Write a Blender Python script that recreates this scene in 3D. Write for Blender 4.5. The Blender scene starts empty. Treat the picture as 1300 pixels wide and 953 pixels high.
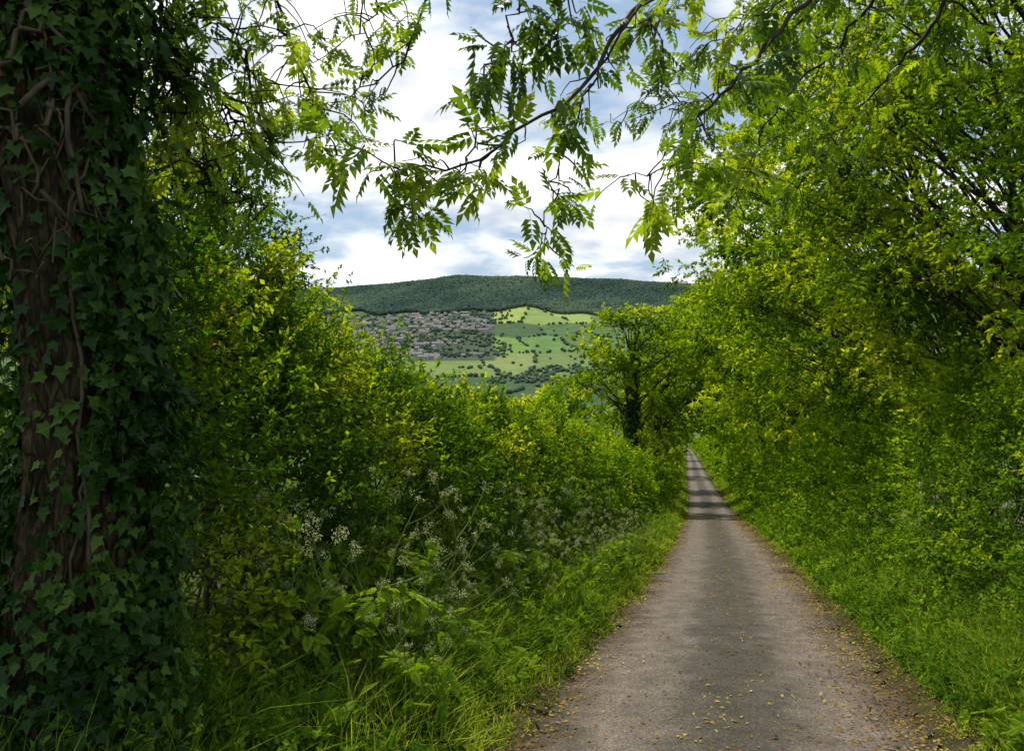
import bpy, math, random
import numpy as np
from mathutils import Vector
rng = np.random.default_rng(11)
random.seed(5)
SC = bpy.context.scene
COL = SC.collection
F = 1011.0
def W(px, py, d):
    return np.array([(px-650)/F*d, d, 1.6-(py-430)/F*d])

def curve(xs, ys):
    xs = np.array(xs, float); ys = np.array(ys, float)
    s = np.diff(ys)/np.diff(xs); m = np.zeros_like(xs)
    m[0] = s[0]; m[-1] = s[-1]
    for i in range(1, len(xs)-1):
        m[i] = 0 if s[i-1]*s[i] <= 0 else 2*s[i-1]*s[i]/(s[i-1]+s[i])
    def f(x):
        x = np.asarray(x, float)
        xc = np.clip(x, xs[0], xs[-1])
        i = np.clip(np.searchsorted(xs, xc)-1, 0, len(xs)-2)
        h = xs[i+1]-xs[i]; t = (xc-xs[i])/h
        return (2*t**3-3*t**2+1)*ys[i]+(t**3-2*t**2+t)*h*m[i]+(-2*t**3+3*t**2)*ys[i+1]+(t**3-t**2)*h*m[i+1]
    return f
P = curve([-40,0,6.6,16.2,55,108,300,600,1100,1500,1800,2100,2400,2700,3000,3300,3600,5000,9000,16000],
          [7.4,0,-1.23,-3.05,-9.85,-16.6,-39.9,-72,-93,-84,-58,-20,30,88,165,250,255,200,100,60])
CX = curve([-40,0,6.6,16.2,55,108,170,300,600,1100,16000],[-10.8,0,1.795,4.33,13.5,25.0,38.6,65.5,112,118,118])
G = curve([-8000,-3000,-881,-652,-392,-196,0,228,424,571,900,3000,8000],[.7,.7,.79,.83,.91,1.0,1.0,.965,.93,.89,.85,.75,.7])
def sst(a,b,x):
    t = np.clip((x-a)/(b-a),0,1); return t*t*(3-2*t)
def wob(x,y,s):
    return (np.sin(x*s*1.3+y*s*.7+1.1)+np.sin(x*s*-.8+y*s*1.9+2.7)+np.sin(x*s*2.3+y*s*-1.6+.4))/3
def wob3(p,s):
    x,y,z=p[:,0]*s,p[:,1]*s,p[:,2]*s
    return (np.sin(1.3*x+.7*y+.9*z)+np.sin(-.8*x+1.9*y-1.2*z+2.7)+np.sin(2.3*x-1.6*y+1.7*z+.4)+np.sin(-1.9*x-1.1*y+2.6*z+4.1))/4
def ground(x,y):
    x = np.asarray(x,float); y = np.asarray(y,float)
    z = P(y)
    z = np.where(z>0, np.where(y>2000, z*G(x), z), z)
    near = 1-sst(300,420,y)
    o = x-CX(y); a = np.abs(o)
    v = -0.05+0.10*sst(1.18,1.62,a)
    v = v+np.where(o<0, .28*sst(1.7,3.3,a), .6*sst(1.6,3.7,a))
    v = v+.05*wob(x,y,1.7)*sst(1.7,2.6,a)+.4*wob(x,y,.13)*sst(6,14,a)
    far = 7*wob(x,y,.004)*sst(500,900,y)+3*wob(x,y,.013)*sst(500,900,y)
    return z+v*near+far*(1-near)
def gz(x,y): return float(ground(x,y))

class MB:
    def __init__(s): s.v=[]; s.q=[]; s.r=[]; s.m=[]; s.n=0; s.sm=[]
    def add(s, v, q, r=None, m=0, smooth=False):
        v=np.asarray(v,np.float32).reshape(-1,3); q=np.asarray(q,np.int64).reshape(-1,4)
        s.v.append(v); s.q.append(q+s.n); s.n+=len(v)
        s.r.append(np.full(len(q),.5,np.float32) if r is None else np.asarray(r,np.float32))
        s.m.append(np.full(len(q),m,np.int32)); s.sm.append(np.full(len(q),smooth,bool))
    def mesh(s, name, mats, origin=(0,0,0)):
        me=bpy.data.meshes.new(name)
        v=np.concatenate(s.v)-np.array(origin,np.float32); q=np.concatenate(s.q)
        tri=q[:,3]==q[:,2]
        me.vertices.add(len(v)); me.vertices.foreach_set('co',v.astype(np.float32).ravel())
        nl=np.where(tri,3,4); st=np.concatenate([[0],np.cumsum(nl)[:-1]])
        keep=np.ones(q.shape,bool); keep[tri,3]=False
        li=q[keep]
        me.loops.add(len(li)); me.loops.foreach_set('vertex_index',li.astype(np.int32))
        me.polygons.add(len(q)); me.polygons.foreach_set('loop_start',st.astype(np.int32))
        me.polygons.foreach_set('loop_total',nl.astype(np.int32))
        me.polygons.foreach_set('material_index',np.concatenate(s.m))
        me.polygons.foreach_set('use_smooth',np.concatenate(s.sm))
        me.update(calc_edges=True)
        at=me.attributes.new('rnd','FLOAT','FACE'); at.data.foreach_set('value',np.concatenate(s.r))
        for m in mats: me.materials.append(m)
        return me
def top(name,label,cat,loc=(0,0,0),mesh=None,kind=None,group=None):
    o=bpy.data.objects.new(name,mesh); o.location=loc; COL.objects.link(o)
    o["label"]=label; o["category"]=cat
    if kind: o["kind"]=kind
    if group: o["group"]=group
    return o
def part(name,mesh,parent):
    o=bpy.data.objects.new(name,mesh); COL.objects.link(o); o.parent=parent; return o

def nrm(a): return a/np.maximum(np.linalg.norm(a,axis=-1,keepdims=True),1e-9)
def rv(n): return nrm(rng.normal(size=(n,3)))

def tube(mb,pts,rad,seg=8,m=0,rough=0.0):
    pts=np.asarray(pts,float); n=len(pts); rad=np.broadcast_to(np.asarray(rad,float),(n,))
    t=nrm(np.gradient(pts,axis=0))
    ref=np.array([1.,0.1,0.]) if abs(t[0][0])<.8 else np.array([0,1.,0.1])
    V=[]
    for i in range(n):
        a=nrm(np.cross(t[i],ref)); b=np.cross(t[i],a)
        th=np.arange(seg)*2*np.pi/seg
        rr=rad[i]*(1+rough*rng.normal(size=seg))
        V.append(pts[i]+np.cos(th)[:,None]*a*rr[:,None]+np.sin(th)[:,None]*b*rr[:,None])
    V=np.concatenate(V); Q=[]
    for i in range(n-1):
        for j in range(seg):
            k=(j+1)%seg; Q.append((i*seg+j,i*seg+k,(i+1)*seg+k,(i+1)*seg+j))
    mb.add(V,Q,None,m,True)
def twigs(mb,P0,P1,P2,r,m=0):
    n=len(P0)
    if n==0: return
    d=nrm(P2-P0); a=nrm(np.cross(d,np.array([.31,.2,.93]))); b=np.cross(d,a)
    r=np.broadcast_to(np.asarray(r,float),(n,))[:,None]
    V=np.zeros((n,9,3))
    for L,(p,s) in enumerate(((P0,1.),(P1,.7),(P2,.3))):
        for j in range(3):
            th=j*2.0944
            V[:,L*3+j]=p+(a*math.cos(th)+b*math.sin(th))*r*s
    q=[]
    for L in range(2):
        for j in range(3):
            k=(j+1)%3; q.append((L*3+j,L*3+k,L*3+3+k,L*3+3+j))
    Q=(np.arange(n)*9)[:,None,None]+np.array(q)[None]
    mb.add(V.reshape(-1,3),Q.reshape(-1,4),None,m,True)

KITE=(np.array([(0,0,0),(.42,.29,.06),(1,0,-.06),(.42,-.29,.06)],float),np.array([(0,1,2,3)]))
LEAF=(np.array([(0,0,0),(.5,0,-.03),(1,0,-.16),(.42,.27,.05),(.42,-.27,.05)],float),np.array([(0,1,2,3),(0,4,2,1)]))
def ash(base,npair=4,w=.2):
    v=[];q=[]
    def lf(o,ang,l,dz):
        c,s=math.cos(ang),math.sin(ang); k=len(v)
        T=base[0].copy(); T[:,1]*=w/.27
        for t in T:
            x=t[0]*l; y=t[1]*l
            v.append((o[0]+x*c-y*s,o[1]+x*s+y*c,o[2]+t[2]*l-dz*t[0]**2))
        for f in base[1]: q.append([k+i for i in f])
    for i in range(npair):
        t=.26+.62*i/npair; z=-.25*t*t
        l=.36-.03*abs(i-1.5)
        for s in (1,-1): lf((t,0,z),s*math.radians(58-4*i),l,.10)
    lf((.85,0,-.18),0,.36,.08)
    k=len(v); v+= [(0,.006,0),(0,-.006,0),(.88,-.004,-.2),(.88,.004,-.2)]; q.append([k,k+1,k+2,k+3])
    return np.array(v,float),np.array(q)
ASHN=ash(LEAF,4,.27); ASHF=ash(KITE,3,.36)
IVY=(np.array([(.3,0,-.04),(0,0,0),(-.12,.3,.03),(.14,.33,.02),(.36,.52,-.02),(.5,.25,0),(1,0,-.1),(.5,-.25,0),(.36,-.52,-.02),(.14,-.33,.02),(-.12,-.3,.03)],float),
     np.array([(0,1,2,3),(0,3,4,5),(0,5,6,7),(0,7,8,9),(0,9,10,1)]))
NS=[1.6]
def put(mb,T,pos,u,n,s,r,m=0):
    N=len(pos)
    if N==0: return
    r=.03+.5*r+.46*(.5+.85*wob3(pos,NS[0]))
    u=nrm(u); v=nrm(np.cross(n,u)); n2=np.cross(u,v)
    tv,tq=T; s=np.broadcast_to(np.asarray(s,float),(N,))[:,None,None]
    V=pos[:,None,:]+s*(tv[None,:,0:1]*u[:,None]+tv[None,:,1:2]*v[:,None]+tv[None,:,2:3]*n2[:,None])
    Q=(np.arange(N)*len(tv))[:,None,None]+tq[None]
    mb.add(V.reshape(-1,3),Q.reshape(-1,4),np.repeat(np.clip(r,0,1),len(tq)),m)
def sprigs(mb,o,d,L,M,size,T=KITE,droop=.15,spread=.8,up=1.0,tw=None,twr=.004,tm=0,bright=None,m=0):
    N=len(o); d=nrm(d); L=np.broadcast_to(np.asarray(L,float),(N,))
    t=rng.uniform(.08,1,size=(N,M)); 
    down=np.array([0,0,-1.])
    pos=o[:,None]+d[:,None]*(L[:,None]*t)[...,None]+down*(droop*L[:,None]*t**2)[...,None]
    lat=rv(N*M).reshape(N,M,3)
    u=nrm(d[:,None]*.6+lat*spread+down*droop*.7)
    n=nrm(np.array([0,0,1.])*up+rv(N*M).reshape(N,M,3)*.7)
    s=size*rng.uniform(.6,1.15,size=(N,M))
    r=.5*rng.random((N,M))+.5*(rng.random((N,1)) if bright is None else bright[:,None])
    put(mb,T,pos.reshape(-1,3),u.reshape(-1,3),n.reshape(-1,3),s.ravel(),r.ravel(),m)
    if tw is not None:
        p1=o+d*(L*.55)[:,None]+down*(droop*L*.3)[:,None]; p2=o+d*L[:,None]+down*(droop*L)[:,None]
        twigs(tw,o,p1,p2,twr,tm)

def mat(name):
    m=bpy.data.materials.new(name); m.use_nodes=True; nt=m.node_tree; nt.nodes.clear()
    return m,nt,nt.nodes,nt.links
def ramp(N,stops):
    r=N.new('ShaderNodeValToRGB'); e=r.color_ramp.elements
    while len(e)<len(stops): e.new(.5)
    for i,(p,c) in enumerate(stops): e[i].position=p; e[i].color=(*c,1)
    return r
def leaf_mat(name,dark,mid,light,tr=.42,tint=(1.42,1.4,.3),gloss=0.,rough=.4):
    m,nt,N,L=mat(name)
    at=N.new('ShaderNodeAttribute'); at.attribute_name='rnd'
    r=ramp(N,[(.12,dark),(.5,mid),(.9,light)]); L.new(at.outputs['Fac'],r.inputs[0])
    if gloss:
        b=N.new('ShaderNodeBsdfPrincipled'); b.inputs['Roughness'].default_value=rough; b.inputs['Specular IOR Level'].default_value=gloss
        L.new(r.outputs[0],b.inputs['Base Color'])
    else:
        b=N.new('ShaderNodeBsdfDiffuse'); L.new(r.outputs[0],b.inputs['Color'])
    out=b.outputs[0]
    if tr>0:
        t=N.new('ShaderNodeBsdfTranslucent')
        mc=N.new('ShaderNodeMix'); mc.data_type='RGBA'; mc.blend_type='MULTIPLY'; mc.inputs[0].default_value=1
        L.new(r.outputs[0],mc.inputs[6]); mc.inputs[7].default_value=(*tint,1)
        L.new(mc.outputs[2],t.inputs['Color'])
        ms=N.new('ShaderNodeMixShader'); ms.inputs[0].default_value=tr
        L.new(out,ms.inputs[1]); L.new(t.outputs[0],ms.inputs[2]); out=ms.outputs[0]
    o=N.new('ShaderNodeOutputMaterial'); L.new(out,o.inputs[0]); return m
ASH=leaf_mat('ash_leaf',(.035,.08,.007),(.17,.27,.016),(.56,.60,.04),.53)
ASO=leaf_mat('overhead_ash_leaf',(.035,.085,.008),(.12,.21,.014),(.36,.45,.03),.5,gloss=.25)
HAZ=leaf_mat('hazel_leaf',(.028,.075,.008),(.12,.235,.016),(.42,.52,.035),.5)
HAW=leaf_mat('hawthorn_leaf',(.015,.045,.008),(.05,.125,.013),(.20,.31,.025),.42)
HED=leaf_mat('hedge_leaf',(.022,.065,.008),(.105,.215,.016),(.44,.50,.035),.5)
IVM=leaf_mat('ivy_leaf',(.007,.026,.004),(.022,.07,.009),(.085,.165,.018),.3,gloss=.2,rough=.5)
GRM=leaf_mat('grass_blade',(.06,.11,.012),(.17,.26,.022),(.40,.46,.06),.48)
NET=leaf_mat('herb_leaf',(.03,.085,.010),(.105,.21,.018),(.30,.41,.035),.45)
BUD=leaf_mat('red_shoot',(.24,.15,.02),(.40,.30,.035),(.55,.46,.05),.48)
FAR=leaf_mat('hazed_distant_leaf',(.036,.064,.054),(.056,.09,.068),(.09,.132,.08),0)  # bluish, greyed greens: distance haze is put into the leaf colour
UMB=leaf_mat('umbel_cream',(.26,.33,.11),(.44,.49,.21),(.66,.67,.40),.3,tint=(1,1,.8))
STM=leaf_mat('green_stem',(.08,.13,.03),(.14,.19,.05),(.2,.26,.08),0)
LIT=leaf_mat('dry_leaf',(.08,.045,.02),(.2,.12,.04),(.42,.34,.07),0)

def bark(name,c1,c2,c3,sc=9.,bump=.6,dist=.03):
    m,nt,N,L=mat(name)
    tc=N.new('ShaderNodeTexCoord'); mp=N.new('ShaderNodeMapping'); mp.inputs['Scale'].default_value=(1,1,.28)
    L.new(tc.outputs['Object'],mp.inputs[0])
    v=N.new('ShaderNodeTexVoronoi'); v.feature='DISTANCE_TO_EDGE'; v.inputs['Scale'].default_value=sc*2.2
    nz=N.new('ShaderNodeTexNoise'); nz.inputs['Scale'].default_value=sc; nz.inputs['Detail'].default_value=8; nz.inputs['Distortion'].default_value=.6
    L.new(mp.outputs[0],nz.inputs['Vector'])
    av=N.new('ShaderNodeMix'); av.data_type='VECTOR'; av.inputs[0].default_value=.12
    L.new(mp.outputs[0],av.inputs[4]); L.new(nz.outputs[1],av.inputs[5]); L.new(av.outputs[1],v.inputs['Vector'])
    mu=N.new('ShaderNodeMath'); mu.operation='MULTIPLY_ADD'; mu.inputs[1].default_value=1.4
    L.new(v.outputs['Distance'],mu.inputs[0])
    n2=N.new('ShaderNodeMath'); n2.operation='MULTIPLY'; n2.inputs[1].default_value=.7; L.new(nz.outputs[0],n2.inputs[0]); L.new(n2.outputs[0],mu.inputs[2])
    r=ramp(N,[(.25,c1),(.5,c2),(.9,c3)]); L.new(mu.outputs[0],r.inputs[0])
    b=N.new('ShaderNodeBsdfPrincipled'); b.inputs['Roughness'].default_value=.9; b.inputs['Specular IOR Level'].default_value=.15
    L.new(r.outputs[0],b.inputs['Base Color'])
    bp=N.new('ShaderNodeBump'); bp.inputs['Strength'].default_value=bump; bp.inputs['Distance'].default_value=dist
    L.new(mu.outputs[0],bp.inputs['Height']); L.new(bp.outputs[0],b.inputs['Normal'])
    o=N.new('ShaderNodeOutputMaterial'); L.new(b.outputs[0],o.inputs[0]); return m
BRK=bark('ash_bark',(.010,.008,.004),(.038,.029,.016),(.09,.07,.038),12,1.0,.04)
def flat(name,c,var=.25,scale=1.,rough=.85):
    m,nt,N,L=mat(name)
    tc=N.new('ShaderNodeTexCoord'); nz=N.new('ShaderNodeTexNoise'); nz.inputs['Scale'].default_value=scale; nz.inputs['Detail'].default_value=3
    L.new(tc.outputs['Object'],nz.inputs['Vector'])
    r=ramp(N,[(.3,tuple(x*(1-var) for x in c)),(.7,tuple(x*(1+var) for x in c))]); L.new(nz.outputs[0],r.inputs[0])
    b=N.new('ShaderNodeBsdfPrincipled'); b.inputs['Roughness'].default_value=rough; L.new(r.outputs[0],b.inputs['Base Color'])
    o=N.new('ShaderNodeOutputMaterial'); L.new(b.outputs[0],o.inputs[0]); return m
TWG=flat('twig_bark',(.035,.027,.018),.4,9)
VIN=flat('ivy_stem_bark',(.055,.042,.022),.5,14)

# ---------------------------------------------------------------- world, sun
SA,SE=-22,53
sv=Vector((math.sin(math.radians(SA))*math.cos(math.radians(SE)),math.cos(math.radians(SA))*math.cos(math.radians(SE)),math.sin(math.radians(SE))))
w=bpy.data.worlds.new("World"); SC.world=w; w.use_nodes=True
N=w.node_tree.nodes; L=w.node_tree.links; N.clear()
sky=N.new('ShaderNodeTexSky'); sky.sky_type='NISHITA'; sky.sun_disc=False
sky.sun_elevation=math.radians(SE); sky.sun_rotation=math.radians(SA)
tc=N.new('ShaderNodeTexCoord'); sp=N.new('ShaderNodeSeparateXYZ'); L.new(tc.outputs['Generated'],sp.inputs[0])
mz=N.new('ShaderNodeMath'); mz.operation='MAXIMUM'; mz.inputs[1].default_value=0; L.new(sp.outputs[2],mz.inputs[0])
az=N.new('ShaderNodeMath'); az.operation='ADD'; az.inputs[1].default_value=.26; L.new(mz.outputs[0],az.inputs[0])
dx=N.new('ShaderNodeMath'); dx.operation='DIVIDE'; L.new(sp.outputs[0],dx.inputs[0]); L.new(az.outputs[0],dx.inputs[1])
dy=N.new('ShaderNodeMath'); dy.operation='DIVIDE'; L.new(sp.outputs[1],dy.inputs[0]); L.new(az.outputs[0],dy.inputs[1])
cb=N.new('ShaderNodeCombineXYZ'); L.new(dx.outputs[0],cb.inputs[0]); L.new(dy.outputs[0],cb.inputs[1])
cb.inputs[2].default_value=1.3
nz=N.new('ShaderNodeTexNoise'); nz.inputs['Scale'].default_value=1.9; nz.inputs['Detail'].default_value=9; nz.inputs['Roughness'].default_value=.54; nz.inputs['Distortion'].default_value=.2
L.new(cb.outputs[0],nz.inputs['Vector'])
mk=ramp(N,[(.40,(.08,)*3),(.53,(1,1,1))]); L.new(nz.outputs[0],mk.inputs[0])
n2=N.new('ShaderNodeTexNoise'); n2.inputs['Scale'].default_value=3.1; n2.inputs['Detail'].default_value=8
L.new(cb.outputs[0],n2.inputs['Vector'])
cc=ramp(N,[(.34,(6.8,7.5,8.4)),(.45,(9.6,9.9,10.3)),(.58,(14.,13.9,13.5))]); L.new(n2.outputs[0],cc.inputs[0])
bl=N.new('ShaderNodeMix'); bl.data_type='RGBA'; bl.inputs[0].default_value=.7
L.new(sky.outputs[0],bl.inputs[6]); bl.inputs[7].default_value=(3.4,5.2,7.6,1)
mx=N.new('ShaderNodeMix'); mx.data_type='RGBA'; L.new(mk.outputs[0],mx.inputs[0]); L.new(bl.outputs[2],mx.inputs[6]); L.new(cc.outputs[0],mx.inputs[7])
bg=N.new('ShaderNodeBackground'); bg.inputs[1].default_value=.1; L.new(mx.outputs[2],bg.inputs[0])
ow=N.new('ShaderNodeOutputWorld'); L.new(bg.outputs[0],ow.inputs[0])
sd=bpy.data.lights.new('sun','SUN'); sd.energy=5.0; sd.angle=math.radians(.5); sd.color=(1,.95,.80)
so=bpy.data.objects.new('sun',sd); COL.objects.link(so); so.rotation_euler=sv.to_track_quat('Z','Y').to_euler()
SC.view_settings.view_transform='Standard'; SC.view_settings.look='None'; SC.view_settings.exposure=0

cd=bpy.data.cameras.new('camera'); cam=bpy.data.objects.new('camera',cd); COL.objects.link(cam)
cam.location=(0,0,1.6); cam.rotation_euler=(math.radians(90),0,0); cd.lens=28; cd.sensor_width=36
cd.shift_y=-46.5/1300; cd.clip_start=.05; cd.clip_end=40000; SC.camera=cam

# ---------------------------------------------------------------- ground sheet
ys=[-30.]
while ys[-1]<-2: ys.append(ys[-1]+1.5)
while ys[-1]<16000:
    y=ys[-1]; ys.append(y+(.28 if y<10 else min(max(.28,y*.022),11) if y<3500 else 200))
ys=np.array(ys)
s1=list(np.arange(0,6,.3))
while s1[-1]<11: s1.append(s1[-1]+.8)
while s1[-1]<1150: s1.append(s1[-1]+min(max(1.,s1[-1]*.12),11))
while s1[-1]<9000: s1.append(s1[-1]*1.3)
s1=np.array(s1); ss=np.concatenate([-s1[:0:-1],s1])
Y,S=np.meshgrid(ys,ss,indexing='ij'); X=CX(Y)+S; Z=ground(X,Y)
nr,nc=X.shape
idx=np.arange(nr*nc).reshape(nr,nc)
Q=np.stack([idx[:-1,:-1],idx[:-1,1:],idx[1:,1:],idx[1:,:-1]],-1).reshape(-1,4)
mb=MB(); mb.add(np.stack([X,Y,Z],-1).reshape(-1,3),Q,None,0,True)
nf=46
fs=np.stack([rng.uniform(-1500,1500,nf),rng.uniform(500,2780,nf)],1)
fcol=np.array([(.085,.14,.065),(.075,.125,.06),(.11,.165,.07),(.095,.14,.07),(.065,.11,.055)])[rng.integers(0,5,nf)]  # field greens desaturated, painting distance haze into the ground
special=[((640,399),2660,(.28,.36,.11)),((690,404),2600,(.20,.28,.10)),((725,397),2700,(.25,.33,.11)),((775,396),2700,(.12,.17,.08)),((590,412),2540,(.08,.13,.065)),((640,437),2120,(.15,.25,.08)),((690,434),2160,(.12,.21,.075)),((745,432),2200,(.10,.17,.07)),((645,459),1850,(.19,.24,.10)),((710,461),1820,(.14,.20,.08)),((590,464),1800,(.16,.22,.08)),((660,419),2360,(.075,.12,.065)),((715,417),2370,(.09,.145,.07)),((770,420),2350,(.10,.16,.07))]
ms=np.array([[(px-650)/F*d,d] for (px,py),d,c in special]); mc_=np.array([c for _,_,c in special])
k=np.min(np.linalg.norm((fs[:,None]-ms[None])*[1,.6],axis=2),axis=1)>150
fs=np.concatenate([fs[k],ms]); fcol=np.concatenate([fcol[k],mc_])
def fields(x,y):
    p=np.stack([x,y],-1).reshape(-1,2).astype(np.float32); w1=8*wob(p[:,0],p[:,1],.012)
    out_i=np.zeros(len(p),int); out_d=np.zeros(len(p))
    for a in range(0,len(p),40000):
        q=p[a:a+40000]; D=np.sqrt(((q[:,None,0]+w1[a:a+40000,None]-fs[None,:,0]))**2+((q[:,None,1]-fs[None,:,1])*.6)**2)
        k=np.argpartition(D,1,axis=1)[:,:2]; d2=np.take_along_axis(D,k,1); o=np.argsort(d2,axis=1)
        k=np.take_along_axis(k,o,1); d2=np.take_along_axis(d2,o,1)
        out_i[a:a+40000]=k[:,0]; out_d[a:a+40000]=d2[:,1]-d2[:,0]
    return out_i,out_d
def forest_edge(x): return 2735+40*np.sin(x*.011+1)+30*np.sin(x*.031)
fi,fd=fields(X,Y); col=fcol[fi]
flatY=Y.ravel(); flatX=X.ravel()
fm=sst(0,20,flatY-forest_edge(flatX))[:,None]; col=col*(1-fm)+np.array([.040,.068,.054])*fm  # woodland floor blued, with the haze painted in
tw_=((650+F*flatX/np.maximum(flatY,1)<628)&(flatY>1900)&(flatY<2735))[:,None]; col=np.where(tw_,np.array([.075,.105,.075]),col)
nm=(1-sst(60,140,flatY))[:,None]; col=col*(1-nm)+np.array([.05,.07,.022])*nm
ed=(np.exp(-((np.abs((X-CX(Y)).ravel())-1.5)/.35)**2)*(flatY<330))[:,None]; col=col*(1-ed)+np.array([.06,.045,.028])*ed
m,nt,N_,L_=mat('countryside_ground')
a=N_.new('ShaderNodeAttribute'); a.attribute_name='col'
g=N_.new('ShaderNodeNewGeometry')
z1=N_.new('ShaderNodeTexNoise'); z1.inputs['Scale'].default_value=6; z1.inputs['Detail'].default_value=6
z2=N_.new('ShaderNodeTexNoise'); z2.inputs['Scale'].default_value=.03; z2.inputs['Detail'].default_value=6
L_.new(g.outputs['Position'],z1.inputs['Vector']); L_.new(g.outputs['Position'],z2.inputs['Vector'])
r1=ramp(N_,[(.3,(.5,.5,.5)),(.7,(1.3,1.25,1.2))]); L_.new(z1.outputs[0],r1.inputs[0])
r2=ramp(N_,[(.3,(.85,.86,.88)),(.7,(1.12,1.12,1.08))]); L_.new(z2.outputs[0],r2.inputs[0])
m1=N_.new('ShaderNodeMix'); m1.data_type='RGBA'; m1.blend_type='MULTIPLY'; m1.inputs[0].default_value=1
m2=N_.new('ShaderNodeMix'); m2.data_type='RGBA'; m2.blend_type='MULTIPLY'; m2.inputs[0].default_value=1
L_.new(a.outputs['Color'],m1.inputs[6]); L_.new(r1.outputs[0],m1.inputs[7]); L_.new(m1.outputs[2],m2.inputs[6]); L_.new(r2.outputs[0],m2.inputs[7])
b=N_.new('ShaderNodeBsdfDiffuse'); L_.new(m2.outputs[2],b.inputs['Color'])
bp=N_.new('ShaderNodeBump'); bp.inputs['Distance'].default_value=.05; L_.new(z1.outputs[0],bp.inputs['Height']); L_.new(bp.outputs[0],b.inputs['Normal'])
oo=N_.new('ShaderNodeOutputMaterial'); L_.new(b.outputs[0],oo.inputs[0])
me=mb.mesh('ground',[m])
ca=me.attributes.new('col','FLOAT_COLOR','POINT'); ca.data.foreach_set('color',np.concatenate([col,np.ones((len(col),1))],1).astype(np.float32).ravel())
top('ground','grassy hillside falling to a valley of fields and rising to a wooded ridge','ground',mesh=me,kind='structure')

# ---------------------------------------------------------------- lane
yr=[-20.]
while yr[-1]<345: y=yr[-1]; yr.append(y+(.10 if -2<y<25 else max(.4,abs(y)*.015)))
yr=np.array(yr); us=np.linspace(-1,1,25)
Yr,U=np.meshgrid(yr,us,indexing='ij')
def edge(s): return 1.32+.07*wob(yr+s,yr*0+s,2.3)+.05*wob(yr+s,yr*0,6.1)+.045*wob(yr-s,yr*0,15.)+.03*rng.normal(size=len(yr))*(yr<40)
eL,eR=edge(0),edge(7.3)
Xr=CX(Yr)+U*np.where(U<0,eL[:,None],eR[:,None]); Zr=P(Yr)+.035*(1-U**2)-.004-.015*np.exp(-((np.abs(U)-.5)/.18)**2)
nr,nc=Xr.shape; idx=np.arange(nr*nc).reshape(nr,nc)
Q=np.stack([idx[:-1,:-1],idx[:-1,1:],idx[1:,1:],idx[1:,:-1]],-1).reshape(-1,4)
mb=MB(); mb.add(np.stack([Xr,Yr,Zr],-1).reshape(-1,3),Q,None,0,True)
m,nt,N_,L_=mat('worn_asphalt')
a=N_.new('ShaderNodeAttribute'); a.attribute_name='across'
g=N_.new('ShaderNodeNewGeometry')
def noise(sc,det=6,ro=.6,vec=None):
    z=N_.new('ShaderNodeTexNoise'); z.inputs['Scale'].default_value=sc; z.inputs['Detail'].default_value=det; z.inputs['Roughness'].default_value=ro
    L_.new(vec or g.outputs['Position'],z.inputs['Vector']); return z
def mth(op,a_,b_=None,c_=None):
    n=N_.new('ShaderNodeMath'); n.operation=op
    for i,q in enumerate((a_,b_,c_)):
        if q is None: continue
        if isinstance(q,(int,float)): n.inputs[i].default_value=q
        else: L_.new(q,n.inputs[i])
    return n.outputs[0]
zb=noise(1.9,7,.7); zs=noise(60,3,.7); zm=noise(4,6)
uw=mth('MULTIPLY_ADD',mth('SUBTRACT',zb.outputs[0],.5),.55,a.outputs['Fac'])
au=mth('ABSOLUTE',uw)
prof=ramp(N_,[(0.,(.052,.046,.036)),(.2,(.064,.055,.046)),(.42,(.118,.098,.085)),(.64,(.135,.11,.096)),(.84,(.09,.072,.058)),(.97,(.045,.036,.023))])
prof.color_ramp.interpolation='EASE'
L_.new(au,prof.inputs[0])
sr=ramp(N_,[(.30,(.32,.32,.32)),(.5,(1,1,1)),(.68,(2.0,1.95,1.85))]); L_.new(zs.outputs[0],sr.inputs[0])
mr=ramp(N_,[(.3,(.62,.62,.62)),(.7,(1.32,1.3,1.27))]); L_.new(zm.outputs[0],mr.inputs[0])
m1=N_.new('ShaderNodeMix'); m1.data_type='RGBA'; m1.blend_type='MULTIPLY'; m1.inputs[0].default_value=1
m2=N_.new('ShaderNodeMix'); m2.data_type='RGBA'; m2.blend_type='MULTIPLY'; m2.inputs[0].default_value=1
L_.new(prof.outputs[0],m1.inputs[6]); L_.new(sr.outputs[0],m1.inputs[7]); L_.new(m1.outputs[2],m2.inputs[6]); L_.new(mr.outputs[0],m2.inputs[7])
b=N_.new('ShaderNodeBsdfPrincipled'); b.inputs['Roughness'].default_value=.8; b.inputs['Specular IOR Level'].default_value=.2; L_.new(m2.outputs[2],b.inputs['Base Color'])
bp=N_.new('ShaderNodeBump'); bp.inputs['Distance'].default_value=.012; bp.inputs['Strength'].default_value=.8; L_.new(zs.outputs[0],bp.inputs['Height']); L_.new(bp.outputs[0],b.inputs['Normal'])
oo=N_.new('ShaderNodeOutputMaterial'); L_.new(b.outputs[0],oo.inputs[0])
me=mb.mesh('lane',[m]); ca=me.attributes.new('across','FLOAT','POINT'); ca.data.foreach_set('value',U.ravel().astype(np.float32))
top('lane','narrow worn asphalt country lane running downhill between hedges','road',mesh=me,kind='structure')

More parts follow.
